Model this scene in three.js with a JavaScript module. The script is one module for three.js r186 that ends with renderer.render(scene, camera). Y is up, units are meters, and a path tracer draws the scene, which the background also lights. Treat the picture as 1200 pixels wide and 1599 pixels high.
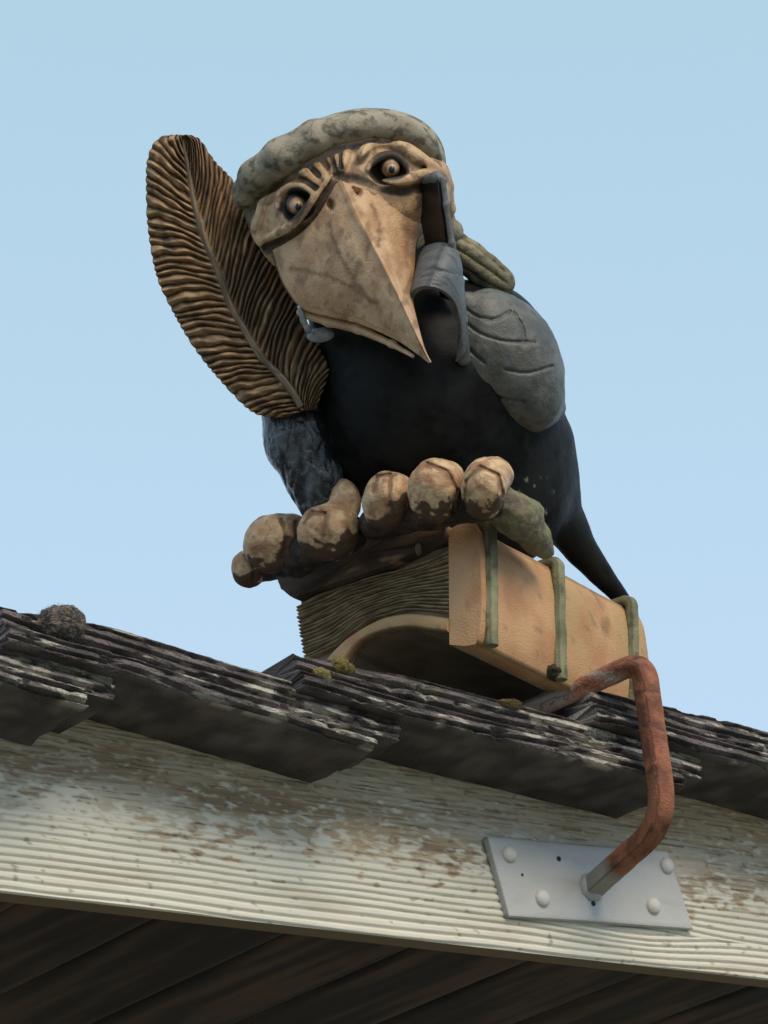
import * as THREE from 'three';
import { mergeGeometries } from 'three/addons/utils/BufferGeometryUtils.js';
import { ImprovedNoise } from 'three/addons/math/ImprovedNoise.js';
import { RoundedBoxGeometry } from 'three/addons/geometries/RoundedBoxGeometry.js';

// ---------------------------------------------------------------- camera, sky, sun
const V3 = (x, y, z) => new THREE.Vector3(x, y, z);
const RAD = Math.PI / 180, AL = 25 * RAD, PS = 35 * RAD, FOC = 5400;
const fwd = V3(Math.cos(AL) * Math.sin(PS), Math.sin(AL), -Math.cos(AL) * Math.cos(PS));
const rgt = V3(Math.cos(PS), 0, Math.sin(PS));
const upv = new THREE.Vector3().crossVectors(rgt, fwd);
const hor = V3(Math.sin(PS), 0, -Math.cos(PS));
const CAM = V3(0, 1.6, 2.52);
const scene = new THREE.Scene();
const camera = new THREE.PerspectiveCamera(2 * Math.atan(799.5 / FOC) / RAD, 768 / 1024, 0.05, 400);
camera.position.copy(CAM);
camera.lookAt(CAM.clone().add(fwd));
{
  const w = 128, h = 64, data = new Float32Array(w * h * 4);
  const stops = [[-90, .40, .46, .52], [0, .60, .74, .88], [17, .555, .74, .95], [33, .44, .645, .79], [60, .50, .61, .70], [90, .54, .62, .68]];
  for (let j = 0; j < h; j++) for (let i = 0; i < w; i++) {
    const el = ((j + .5) / h - .5) * 180;
    let k = 0; while (k < stops.length - 2 && el > stops[k + 1][0]) k++;
    const t = Math.min(1, Math.max(0, (el - stops[k][0]) / (stops[k + 1][0] - stops[k][0])));
    for (let c = 0; c < 3; c++) data[(j * w + i) * 4 + c] = stops[k][c + 1] * (1 - t) + stops[k + 1][c + 1] * t;
    data[(j * w + i) * 4 + 3] = 1;
  }
  const sky = new THREE.DataTexture(data, w, h, THREE.RGBAFormat, THREE.FloatType);
  sky.mapping = THREE.EquirectangularReflectionMapping; sky.magFilter = THREE.LinearFilter; sky.needsUpdate = true;
  scene.background = sky; scene.environment = sky;
}
const sun = new THREE.DirectionalLight(0xffe8cc, 2.5);
{
  const s = rgt.clone().multiplyScalar(.34).add(V3(0, .66, 0)).addScaledVector(hor, -.66).normalize();
  sun.target.position.set(1.5, 3, 0);
  sun.position.copy(sun.target.position).addScaledVector(s, 12);
  sun.castShadow = true; sun.shadow.radius = 58;
  Object.assign(sun.shadow.camera, { left: -3, right: 3, top: 3, bottom: -3, near: 1, far: 30 });
  scene.add(sun, sun.target);
}
const renderer = new THREE.WebGLRenderer({ antialias: true });
renderer.setSize(768, 1024);
renderer.toneMapping = THREE.LinearToneMapping;
renderer.toneMappingExposure = 1;
renderer.shadowMap.enabled = true;

// ---------------------------------------------------------------- pixel -> place helpers
const ray = (px, py) => fwd.clone().addScaledVector(rgt, (px - 600) / FOC).addScaledVector(upv, (799.5 - py) / FOC);
const P = (px, py, t) => CAM.clone().addScaledVector(ray(px, py), t);
const onPlane = (px, py, pt, n) => { const q = ray(px, py); return CAM.clone().addScaledVector(q, pt.clone().sub(CAM).dot(n) / q.dot(n)); };
const ZN = V3(0, 0, 1);
const onZ = (px, py, z) => onPlane(px, py, V3(0, 0, z), ZN);
const DIST = 3.4, PXM = FOC / DIST;                       // the statue's middle, and photo pixels per metre there
const S = (px, py, z) => P(px, py, DIST - z / PXM);       // modelling space of the statue: x, y as in the photo, z towards the front

// ---------------------------------------------------------------- noise
const imp = new ImprovedNoise();
const noise = (x, y, z) => imp.noise(x + 31.7, y + 17.3, z + 5.9);
const fbm = (x, y, z, o = 4) => { let s = 0, a = .5; for (let i = 0; i < o; i++) { s += a * noise(x, y, z); x = x * 2.03 + 7.1; y = y * 2.03 + 3.3; z = z * 2.03 + 1.7; a *= .5; } return s; };
const clamp = (x, a = 0, b = 1) => x < a ? a : x > b ? b : x;
const sst = (a, b, x) => { const t = clamp((x - a) / (b - a)); return t * t * (3 - 2 * t); };
const lerp = (a, b, t) => a + (b - a) * t;
const mix3 = (a, b, t) => [lerp(a[0], b[0], t), lerp(a[1], b[1], t), lerp(a[2], b[2], t)];
const sc3 = (a, k) => [a[0] * k, a[1] * k, a[2] * k];
let seed = 12345;
const rnd = () => { seed = (seed * 1664525 + 1013904223) % 4294967296; return seed / 4294967296; };

// ---------------------------------------------------------------- textures (grain and relief only)
function pnoiseTex(n, fn) {
  const d = new Uint8Array(n * n * 4);
  for (let j = 0; j < n; j++) for (let i = 0; i < n; i++) {
    const v = clamp(fn(i / n, j / n)) * 255;
    d[(j * n + i) * 4] = d[(j * n + i) * 4 + 1] = d[(j * n + i) * 4 + 2] = v; d[(j * n + i) * 4 + 3] = 255;
  }
  const t = new THREE.DataTexture(d, n, n); t.wrapS = t.wrapT = THREE.RepeatWrapping; t.magFilter = THREE.LinearFilter;
  t.minFilter = THREE.LinearMipmapLinearFilter; t.generateMipmaps = true; t.needsUpdate = true; return t;
}
const torus = (u, v, k) => { const a = u * 2 * Math.PI, b = v * 2 * Math.PI; return fbm(Math.cos(a) * k + 3 * Math.cos(b) * k * .33, Math.sin(a) * k + Math.sin(b) * k * .71, Math.sin(b) * k + .4 * Math.cos(b) * k, 5); };
const grainTex = pnoiseTex(512, (u, v) => .5 + .9 * torus(u, v, 9) + .12 * (rnd() - .5));
const roughTex = pnoiseTex(256, (u, v) => .62 + .7 * torus(u, v, 4));
const std = (o) => new THREE.MeshStandardMaterial(o);
const M = {
  glaze: std({ vertexColors: true, roughness: .36, bumpMap: grainTex, bumpScale: .00022 }),
  gloss: std({ vertexColors: true, roughness: .2, bumpMap: grainTex, bumpScale: .0004 }),
  satin: new THREE.MeshPhysicalMaterial({ vertexColors: true, roughness: .5, specularIntensity: .2, bumpMap: grainTex, bumpScale: .0002 }),
  wing: std({ vertexColors: true, roughness: .5, bumpMap: grainTex, bumpScale: .0004 }),
  clay: std({ vertexColors: true, roughness: .62, bumpMap: grainTex, bumpScale: .0005 }),
  bisque: std({ vertexColors: true, roughness: .78, bumpMap: grainTex, bumpScale: .0005 }),
  eye: std({ vertexColors: true, roughness: .3 }),
  tile: std({ vertexColors: true, roughness: .88, bumpMap: grainTex, bumpScale: .002 }),
  moss: std({ vertexColors: true, roughness: 1, bumpMap: grainTex, bumpScale: .003 }),
  zinc: std({ vertexColors: true, metalness: .1, roughness: .5, bumpMap: grainTex, bumpScale: .0003 }),
  rust: std({ vertexColors: true, roughness: .82, bumpMap: grainTex, bumpScale: .0008 }),
  wood: std({ vertexColors: true, roughness: .85 }),
};

// ---------------------------------------------------------------- geometry helpers
function boxUV(g, k = 8) {                                   // uv in metres * k, projected on the dominant axis of each vertex normal
  const p = g.attributes.position, n = g.attributes.normal, uv = new Float32Array(p.count * 2);
  for (let i = 0; i < p.count; i++) {
    const ax = Math.abs(n.getX(i)), ay = Math.abs(n.getY(i)), az = Math.abs(n.getZ(i));
    const x = p.getX(i), y = p.getY(i), z = p.getZ(i);
    if (ax >= ay && ax >= az) { uv[2 * i] = z * k; uv[2 * i + 1] = y * k; }
    else if (ay >= az) { uv[2 * i] = x * k; uv[2 * i + 1] = z * k; }
    else { uv[2 * i] = x * k; uv[2 * i + 1] = y * k; }
  }
  g.setAttribute('uv', new THREE.BufferAttribute(uv, 2));
}
function orient(pos, idx) {
  let v = 0; const c = [pos[0], pos[1], pos[2]];
  for (let i = 0; i < idx.length; i += 3) {
    const a = idx[i] * 3, b = idx[i + 1] * 3, d = idx[i + 2] * 3;
    const ax = pos[a] - c[0], ay = pos[a + 1] - c[1], az = pos[a + 2] - c[2], bx = pos[b] - c[0], by = pos[b + 1] - c[1], bz = pos[b + 2] - c[2], dx = pos[d] - c[0], dy = pos[d + 1] - c[1], dz = pos[d + 2] - c[2];
    v += ax * (by * dz - bz * dy) - ay * (bx * dz - bz * dx) + az * (bx * dy - by * dx);
  }
  if (v < 0) for (let i = 0; i < idx.length; i += 3) { const t = idx[i + 1]; idx[i + 1] = idx[i + 2]; idx[i + 2] = t; }
}
function geo(pos, idx, col, uvk) {
  orient(pos, idx);
  const g = new THREE.BufferGeometry();
  g.setAttribute('position', new THREE.BufferAttribute(pos instanceof Float32Array ? pos : new Float32Array(pos), 3));
  g.setIndex(idx.length > 0 && idx.BYTES_PER_ELEMENT ? new THREE.BufferAttribute(idx, 1) : idx);
  if (col) g.setAttribute('color', new THREE.BufferAttribute(new Float32Array(col), 3));
  g.computeVertexNormals(); boxUV(g, uvk);
  return g;
}
function add(name, g, m, parent, label) {                    // geometry is in world metres; the parent is an unturned group at its base
  const b = new THREE.Vector3(); for (let o = parent; o && o !== scene; o = o.parent) b.add(o.position);
  g.translate(-b.x, -b.y, -b.z);
  const o = new THREE.Mesh(g, m); o.name = name; o.castShadow = o.receiveShadow = true;
  if (label) o.userData.label = label;
  parent.add(o); return o;
}
function thing(name, pos, label, category, group) {
  const o = new THREE.Group(); o.name = name; o.position.copy(pos); o.userData = { label, category };
  if (group) o.userData.group = group;
  scene.add(o); return o;
}
// surface nets over a distance field given in the statue's modelling space
function net(f, lo, hi, h, colour, map = S, uvk = 8) {
  const nx = Math.ceil((hi[0] - lo[0]) / h) + 1, ny = Math.ceil((hi[1] - lo[1]) / h) + 1, nz = Math.ceil((hi[2] - lo[2]) / h) + 1;
  const val = new Float32Array(nx * ny * nz), B = 4, R = B * h * 1.9;
  for (let k = 0; k < nz; k += B) for (let j = 0; j < ny; j += B) for (let i = 0; i < nx; i += B) {
    const d = f(lo[0] + (i + 1.5) * h, lo[1] + (j + 1.5) * h, lo[2] + (k + 1.5) * h), far = Math.abs(d) > R;
    for (let c = k; c < Math.min(k + B, nz); c++) for (let b = j; b < Math.min(j + B, ny); b++) for (let a = i; a < Math.min(i + B, nx); a++)
      val[(c * ny + b) * nx + a] = far ? d : f(lo[0] + a * h, lo[1] + b * h, lo[2] + c * h);
  }
  const vid = new Int32Array(nx * ny * nz).fill(-1), pts = [], idx = [];
  const E = [[0, 1], [0, 2], [0, 4], [1, 3], [1, 5], [2, 3], [2, 6], [3, 7], [4, 5], [4, 6], [5, 7], [6, 7]], cv = new Float32Array(8);
  for (let k = 0; k < nz - 1; k++) for (let j = 0; j < ny - 1; j++) for (let i = 0; i < nx - 1; i++) {
    let m = 0;
    for (let q = 0; q < 8; q++) { cv[q] = val[((k + (q >> 2)) * ny + j + ((q >> 1) & 1)) * nx + i + (q & 1)]; if (cv[q] < 0) m |= 1 << q; }
    if (m === 0 || m === 255) continue;
    let x = 0, y = 0, z = 0, n = 0;
    for (const [a, b] of E) if ((cv[a] < 0) !== (cv[b] < 0)) {
      const t = cv[a] / (cv[a] - cv[b]);
      x += lerp(a & 1, b & 1, t); y += lerp((a >> 1) & 1, (b >> 1) & 1, t); z += lerp(a >> 2, b >> 2, t); n++;
    }
    vid[(k * ny + j) * nx + i] = pts.length / 3;
    pts.push(lo[0] + (i + x / n) * h, lo[1] + (j + y / n) * h, lo[2] + (k + z / n) * h);
  }
  const V = (i, j, k) => vid[(k * ny + j) * nx + i];
  const quad = (a, b, c, d, s) => { if (a < 0 || b < 0 || c < 0 || d < 0) return; if (s) idx.push(a, b, c, a, c, d); else idx.push(a, c, b, a, d, c); };
  for (let k = 1; k < nz - 1; k++) for (let j = 1; j < ny - 1; j++) for (let i = 1; i < nx - 1; i++) {
    const s = val[(k * ny + j) * nx + i] < 0;
    if (s !== (val[(k * ny + j) * nx + i + 1] < 0)) quad(V(i, j - 1, k - 1), V(i, j, k - 1), V(i, j, k), V(i, j - 1, k), s);
    if (s !== (val[(k * ny + j + 1) * nx + i] < 0)) quad(V(i - 1, j, k - 1), V(i - 1, j, k), V(i, j, k), V(i, j, k - 1), s);
    if (s !== (val[((k + 1) * ny + j) * nx + i] < 0)) quad(V(i - 1, j - 1, k), V(i, j - 1, k), V(i, j, k), V(i - 1, j, k), s);
  }
  const pos = new Float32Array(pts.length), col = new Float32Array(pts.length);
  for (let i = 0; i < pts.length; i += 3) {
    const w = map(pts[i], pts[i + 1], pts[i + 2]); pos[i] = w.x; pos[i + 1] = w.y; pos[i + 2] = w.z;
    const c = colour(pts[i], pts[i + 1], pts[i + 2]); col[i] = c[0]; col[i + 1] = c[1]; col[i + 2] = c[2];
  }
  return geo(pos, new Uint32Array(idx), col, uvk);
}
// rings of equal length -> closed skin with flat ends
function loft(rings, colour, uvk = 8) {
  const n = rings[0].length, pos = [], col = [], idx = [];
  rings.forEach((r, i) => r.forEach((p, j) => { pos.push(p.x, p.y, p.z); const c = colour(i, j, p); col.push(...c); }));
  for (let i = 0; i < rings.length - 1; i++) for (let j = 0; j < n; j++) {
    const a = i * n + j, b = i * n + (j + 1) % n; idx.push(a, b, a + n, b, b + n, a + n);
  }
  for (const e of [0, rings.length - 1]) {
    const c = new THREE.Vector3(); rings[e].forEach(p => c.add(p)); c.multiplyScalar(1 / n);
    const K = 6, base = pos.length / 3;
    for (let k = 0; k <= K; k++) rings[e].forEach((p, j) => { const q = p.clone().lerp(c, k / K * .999); pos.push(q.x, q.y, q.z); col.push(...colour(e, j, q)); });
    for (let k = 0; k < K; k++) for (let j = 0; j < n; j++) {
      const u = base + k * n + j, v = base + k * n + (j + 1) % n;
      e ? idx.push(u, v, u + n, v, v + n, u + n) : idx.push(u, u + n, v, v, u + n, v + n);
    }
  }
  return geo(new Float32Array(pos), new Uint32Array(idx), col, uvk);
}
// a sheet of points with thickness; grid[i][j] front side, th along the outward side
function shell(grid, th, colour, uvk = 8) {
  const nu = grid.length, nv = grid[0].length, pos = [], col = [], idx = [], nrm = [];
  for (let i = 0; i < nu; i++) for (let j = 0; j < nv; j++) {
    const a = grid[Math.min(i + 1, nu - 1)][j].clone().sub(grid[Math.max(i - 1, 0)][j]), b = grid[i][Math.min(j + 1, nv - 1)].clone().sub(grid[i][Math.max(j - 1, 0)]);
    nrm.push(a.cross(b).normalize());
  }
  for (const s of [0, 1]) for (let i = 0; i < nu; i++) for (let j = 0; j < nv; j++) {
    const p = grid[i][j].clone().addScaledVector(nrm[i * nv + j], s * th); pos.push(p.x, p.y, p.z); col.push(...colour(i / (nu - 1), j / (nv - 1), s));
  }
  const N = nu * nv;
  for (let i = 0; i < nu - 1; i++) for (let j = 0; j < nv - 1; j++) {
    const a = i * nv + j; idx.push(a, a + 1, a + nv, a + 1, a + nv + 1, a + nv); idx.push(N + a, N + a + nv, N + a + 1, N + a + 1, N + a + nv, N + a + nv + 1);
  }
  const loop = [];
  for (let j = 0; j < nv - 1; j++) loop.push(j); for (let i = 0; i < nu - 1; i++) loop.push(i * nv + nv - 1);
  for (let j = nv - 1; j > 0; j--) loop.push((nu - 1) * nv + j); for (let i = nu - 1; i > 0; i--) loop.push(i * nv);
  const b0 = pos.length / 3;
  for (const s of [0, 1]) for (const q of loop) { const o = (s * N + q) * 3; pos.push(pos[o], pos[o + 1], pos[o + 2]); col.push(col[o], col[o + 1], col[o + 2]); }
  const m = loop.length;
  for (let k = 0; k < m; k++) { const a = b0 + k, b = b0 + (k + 1) % m; idx.push(a, a + m, b, b, a + m, b + m); }
  return geo(new Float32Array(pos), new Uint32Array(idx), col, uvk);
}
// curve through points (arrays of any length), t in 0..1
function curve(pts) {
  const n = pts.length - 1, L = [0];
  for (let i = 1; i <= n; i++) L.push(L[i - 1] + Math.hypot(...pts[i].slice(0, 3).map((v, k) => v - pts[i - 1][k])));
  return (t) => {
    const l = clamp(t) * L[n]; let i = 0; while (i < n - 1 && l > L[i + 1]) i++;
    const u = (l - L[i]) / (L[i + 1] - L[i] || 1), a = pts[Math.max(i - 1, 0)], b = pts[i], c = pts[i + 1], d = pts[Math.min(i + 2, n)];
    return b.map((_, k) => .5 * (2 * b[k] + (c[k] - a[k]) * u + (2 * a[k] - 5 * b[k] + 4 * c[k] - d[k]) * u * u + (3 * b[k] - a[k] - 3 * c[k] + d[k]) * u * u * u));
  };
}
// distance fields
const ell = (x, y, z, c, r, ang = 0) => {
  let dx = x - c[0], dy = y - c[1]; const dz = z - c[2];
  if (ang) { const ca = Math.cos(ang), sa = Math.sin(ang), t = dx * ca + dy * sa; dy = -dx * sa + dy * ca; dx = t; }
  const k0 = Math.hypot(dx / r[0], dy / r[1], dz / r[2]), k1 = Math.hypot(dx / (r[0] * r[0]), dy / (r[1] * r[1]), dz / (r[2] * r[2]));
  return k1 < 1e-9 ? -Math.min(...r) : k0 * (k0 - 1) / k1;
};
const smin = (a, b, k) => { const h = Math.max(k - Math.abs(a - b), 0) / k; return Math.min(a, b) - h * h * k * .25; };
const smax = (a, b, k) => -smin(-a, -b, k);
function caps(x, y, z, pts, k = 0) {                          // chain of tapered capsules, pts [x,y,z,r]
  let d = 1e9;
  for (let i = 0; i < pts.length - 1; i++) {
    const a = pts[i], b = pts[i + 1], bx = b[0] - a[0], by = b[1] - a[1], bz = b[2] - a[2], px = x - a[0], py = y - a[1], pz = z - a[2];
    const t = clamp((px * bx + py * by + pz * bz) / (bx * bx + by * by + bz * bz));
    const e = Math.hypot(px - bx * t, py - by * t, pz - bz * t) - lerp(a[3], b[3], t);
    d = k ? smin(d, e, k) : Math.min(d, e);
  }
  return d;
}
function pl2(x, y, pts) {                                     // plane distance to a polyline
  let d = 1e9;
  for (let i = 0; i < pts.length - 1; i++) {
    const a = pts[i], b = pts[i + 1], bx = b[0] - a[0], by = b[1] - a[1], t = clamp(((x - a[0]) * bx + (y - a[1]) * by) / (bx * bx + by * by));
    const e = Math.hypot(x - a[0] - bx * t, y - a[1] - by * t); if (e < d) d = e;
  }
  return d;
}
const fine = (pts, n = 14) => { const c = curve(pts); return Array.from({ length: n + 1 }, (_, i) => c(i / n)); };

// ================================================================ SETTING
{
  const g = new THREE.PlaneGeometry(300, 300, 60, 60); g.rotateX(-Math.PI / 2);
  const p = g.attributes.position, c = [];
  for (let i = 0; i < p.count; i++) { const n = fbm(p.getX(i) * .3, 0, p.getZ(i) * .3); c.push(.17 + .05 * n, .175 + .05 * n, .13 + .04 * n); }
  g.setAttribute('color', new THREE.Float32BufferAttribute(c, 3));
  const o = new THREE.Mesh(g, M.wood); o.name = 'ground'; o.userData.kind = 'structure'; o.receiveShadow = true; scene.add(o);
}
// verge board frame: bottom edge line of the photo on the plane z = 0
const E0 = onZ(0, 1393, 0), E1 = onZ(1200, 1530, 0);
const BU = E1.clone().sub(E0).normalize(), BV = V3(-BU.y, BU.x, 0), BO = onZ(600, 1461.5, 0);
const BW = (a, v, z) => BO.clone().addScaledVector(BU, a).addScaledVector(BV, v).add(V3(0, 0, z));
const toB = (p) => { const q = p.clone().sub(BO); return [q.dot(BU), q.dot(BV)]; };
console.log('roof pitch', Math.atan2(BU.y, BU.x) / RAD, 'BO', BO.toArray().map(v => v.toFixed(3)).join(' '));

const house = thing('garden_house', V3(BO.x, 0, -1.6), 'low timber garden house with weathered white verge board and dark mossy roof tiles', 'house');
{ // verge board: raised-grain weathered timber
  const a0 = -.95, a1 = 1.15, vh = .185, na = 1000, nv = 210, pos = [], col = [], idx = [], uv = [];
  const knots = [[.02, .095, .012], [-.36, .14, .02], [.31, .035, .03]];
  const warp = (a, v) => { let w = .006 * noise(a * 1.7, v * 4, 3) + .0025 * noise(a * 7, v * 14, 1); for (const [ka, kv, kr] of knots) { const d = Math.hypot((a - ka) * .35, v - kv); w += (v > kv ? 1 : -1) * -kr * .35 * Math.exp(-d * d / (kr * kr)); } return v + w; };
  const paint = [.70, .69, .60], bare = [.47, .37, .245], brown = [.25, .175, .11], grey = [.54, .50, .41];
  for (let j = 0; j <= nv; j++) for (let i = 0; i <= na; i++) {
    const a = lerp(a0, a1, i / na), v = vh * j / nv, wv = warp(a, v);
    const big = fbm(a * 6, v * 11, 2, 3), flk = fbm(a * 55, wv * 130, 8, 4), lng = fbm(a * 9, wv * 300, 4, 3);
    const low = sst(-.22, .26, (.098 - v) * 14 + big * 1.1 + flk * 2.0);                                     // paint that still holds, in flakes
    const smooth = 1 - sst(.062, .092, v + .03 * big);
    const saw = Math.abs(((wv / .0074 + .35 * noise(a * 2.4, wv * 50, 6)) % 1 + 1) % 1 - .5) * 2;             // raised grain
    const depth = smooth * .0022 * sst(.10, .55, saw) + (1 - smooth) * (.0018 * lng + .0012 * flk) + low * .0006 + .0006 * flk;
    const p = BW(a, v, j === 0 ? -.002 : depth - .0021); pos.push(p.x, p.y, p.z);
    let c = mix3(bare, grey, sst(-.12, .18, lng * .8 + fbm(a * 3, v * 9, 7, 2) * .8));
    c = mix3(c, brown, sst(-.02, .30, fbm(a * 8 + 9, v * 26, 10, 3) * .9 + lng * .8) * .8);
    c = mix3(c, [.10, .075, .05], sst(.10, .34, fbm(a * 16, wv * 420, 15, 2) + .25 * flk) * .75);
    c = mix3(c, [.60, .57, .48], sst(.12, .24, fbm(a * 70, wv * 210, 20, 3)) * .7);
    const dirt = (1 - sst(.04, .30, saw)) * smooth * clamp(.55 + 1.1 * fbm(a * 14, wv * 60, 31, 2));
    const pt = mix3(mix3(paint, grey, sst(-.05, .4, fbm(a * 7, wv * 40, 21, 3)) * .7), [.27, .235, .16], clamp(dirt) * .8);
    c = mix3(c, pt, low);
    c = mix3(c, [.15, .115, .075], sst(.24, .36, fbm(a * 80, v * 130, 25, 2)) * .55);
    const kd = Math.hypot(a - knots[0][0], (v - knots[0][1]) * 1.3); if (kd < .008) c = mix3(c, [.16, .12, .08], sst(.0022, .0008, Math.abs(kd - .0042 - .001 * noise(a * 300, v * 300, 2))) * .6);
    col.push(...c);
  }
  for (let j = 0; j < nv; j++) for (let i = 0; i < na; i++) { const q = j * (na + 1) + i; idx.push(q, q + 1, q + na + 1, q + 1, q + na + 2, q + na + 1); }
  const g = new THREE.BufferGeometry(); g.setAttribute('position', new THREE.Float32BufferAttribute(pos, 3)); g.setAttribute('color', new THREE.Float32BufferAttribute(col, 3)); g.setIndex(idx); g.computeVertexNormals(); boxUV(g);
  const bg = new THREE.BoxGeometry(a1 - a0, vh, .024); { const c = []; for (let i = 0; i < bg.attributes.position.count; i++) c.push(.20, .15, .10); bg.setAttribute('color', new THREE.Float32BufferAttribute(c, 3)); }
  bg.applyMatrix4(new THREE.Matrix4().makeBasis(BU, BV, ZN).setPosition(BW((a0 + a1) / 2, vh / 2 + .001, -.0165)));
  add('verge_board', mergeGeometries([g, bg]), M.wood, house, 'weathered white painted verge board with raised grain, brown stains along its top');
}
{ // soffit boards, running inwards from the verge board
  const w = .142; let a = -.93;
  while (a < 1.05) {
    const nz = 60, nw = 16, pos = [], col = [], idx = [], k = rnd() * 50;
    const rings = [];
    for (let i = 0; i <= nz; i++) {
      const z = lerp(-.031, -.75, i / nz), r = [];
      for (let j = 0; j <= nw; j++) { const t = j / nw, e = Math.min(t, 1 - t) < .03 ? .002 : 0; r.push(BW(a + .0007 + t * (w - .0014), .005 + e + .0011 * fbm((a + t * w) * 90, z * 5, k, 3), z)); }
      r.push(BW(a + w - .002, .026, z), BW(a + .002, .026, z)); rings.push(r);
    }
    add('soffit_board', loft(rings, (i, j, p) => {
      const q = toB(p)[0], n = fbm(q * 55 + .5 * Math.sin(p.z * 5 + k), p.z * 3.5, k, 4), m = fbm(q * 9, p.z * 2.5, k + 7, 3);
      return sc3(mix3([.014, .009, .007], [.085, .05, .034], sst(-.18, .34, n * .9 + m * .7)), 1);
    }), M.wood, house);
    a += w;
  }
}
// roof deck and house wall behind, out of the photo's sight
{
  const mk = (w, h, d, m, c) => { const g = new THREE.BoxGeometry(w, h, d), q = []; for (let i = 0; i < g.attributes.position.count; i++) q.push(...c); g.setAttribute('color', new THREE.Float32BufferAttribute(q, 3)); g.applyMatrix4(m); return g; };
  const basis = (p) => new THREE.Matrix4().makeBasis(BU, BV, ZN).setPosition(p);
  add('roof_deck', mk(2.5, .02, 2.9, basis(BW(.1, .128, -1.48)), [.12, .09, .07]), M.wood, house);
  add('roof_covering', mk(2.5, .03, 2.5, basis(BW(.1, .19, -1.68)), [.07, .06, .058]), M.tile, house);
  add('wall', mk(2.3, 2.3, .12, new THREE.Matrix4().setPosition(BO.x + .1, 1.15, -.83), [.16, .10, .07]), M.wood, house);
}

// verge tiles: each lies flatter than the slope, its left end lapping over the tile below
const ZE = .11;
const lines = [[[15, 1003], [594, 1167]], [[478, 1074], [1075, 1229]], [[938, 1122], [1540, 1296]]].map(l => l.map(q => toB(onZ(q[0], q[1], ZE))));
const per = [(lines[1][0][0] - lines[0][0][0]), (lines[1][0][1] - lines[0][0][1])];
console.log('tile period', per, lines);
const TH = .050;
function tile(k, shade) {
  const src = lines[clamp(k, 0, 2)], s = k - clamp(k, 0, 2);
  const tail = [src[0][0] + per[0] * s, src[0][1] + per[1] * s], head = [src[1][0] + per[0] * s, src[1][1] + per[1] * s];
  const len = Math.hypot(head[0] - tail[0], head[1] - tail[1]), e = [(head[0] - tail[0]) / len, (head[1] - tail[1]) / len];
  const TW = (l, m, z) => BW(tail[0] + e[0] * l - e[1] * m, tail[1] + e[1] * l + e[0] * m, z);
  const root = new THREE.Group(); root.name = 'verge_tile'; root.position.copy(TW(len / 2, 0, ZE).sub(house.position)); house.add(root);
  const zin = -.36, sd = k * 13.7 + 40;
  const tone = (l, m, z, edge) => {
    const n = fbm(l * 30, m * 200, z * 30 + sd, 4);
    let c = mix3([.046, .039, .039], [.135, .12, .12], sst(-.25, .35, n));
    c = mix3(c, [.085, .06, .05], sst(0, .4, fbm(l * 14, m * 60, sd + 3, 3)) * .6);
    if (edge) {
      c = mix3(c, [.185, .16, .168], sst(-.12, .25, fbm(l * 20, m * 70, sd + 30, 4)) * .7);
      const near = sst(.30 * len, .95 * len, l + .05 * fbm(l * 11, m * 30, sd, 2));
      const lich = sst(.10, .24, fbm(l * 26, m * 130, sd + 8, 4) + .20 * near - .06);
      c = mix3(c, mix3([.40, .38, .33], [.60, .57, .50], clamp(.5 + fbm(l * 90, m * 200, sd, 2))), lich * .85);
      const grn = sst(.2, .36, fbm(l * 24, m * 90, sd + 19, 3)); c = mix3(c, [.13, .13, .09], grn * .7);
    }
    return c;
  };
  for (const [m0, m1, ext, back, name] of [[0, .019, 0, 0, 'lower_layer'], [.0193, TH, .034, .008, 'upper_layer']]) {
    const L = len + ext, nl = 190, ne = 30, rings = [], info = [];
    for (let i = 0; i <= nl; i++) {
      const l = L * i / nl, r = [], q = [];
      const push = (m, z, ed, jit = 0) => { const ll = l + (i === nl ? .010 * fbm(m * 160, sd, z * 40, 3) - (ed ? .004 : 0) : i === 0 ? .006 * fbm(m * 200, sd + 5, z * 40, 2) : 0); r.push(TW(ll, m + jit, z)); q.push([l, m, z, ed]); };
      const bow = .0035 * noise(l * 7, sd, 1), tp = m0 > 0 ? .66 + .34 * sst(0, .3 * len, l) : 1;
      for (const z of [zin, -.15, .0, .02, .04, .055, .07, .082, .094]) push(m0, z, false, bow + .0006 * fbm(l * 60, z * 60, sd, 2));
      for (let j = 0; j <= ne; j++) {
        const t = j / ne, m = lerp(m0, m0 + (m1 - m0) * tp, t);
        const gr = Math.abs(((m / .0105 + .6 * noise(l * 9, m * 30, sd) + .1) % 1 + 1) % 1 - .5) * 2;
        const rough = .0022 * fbm(l * 45, m * 260, sd + 2, 3) + .0016 * fbm(l * 160, m * 300, sd + 6, 2);
        const round = .004 * (Math.pow(Math.abs(t - .5) * 2, 4));
        const chip = Math.max(0, fbm(l * 26, m * 90, sd + 11, 3) - .14) * .03;
        push(m, ZE - back - .22 * m - .0060 * (1 - sst(.06, .5, gr)) - round + rough - chip, true, bow);
      }
      for (const z of [.06, .0, -.15, zin]) push(m0 + (m1 - m0) * tp, z - back, true, bow + .0012 * fbm(l * 50, z * 50, sd, 3));
      rings.push(r); info.push(q);
    }
    add(name, loft(rings, (i, j) => tone(...info[i][j])), M.tile, root);
  }
  return { TW, len, tail, head };
}
const T = {}; for (let k = -2; k <= 3; k++) T[k] = tile(k);

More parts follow.
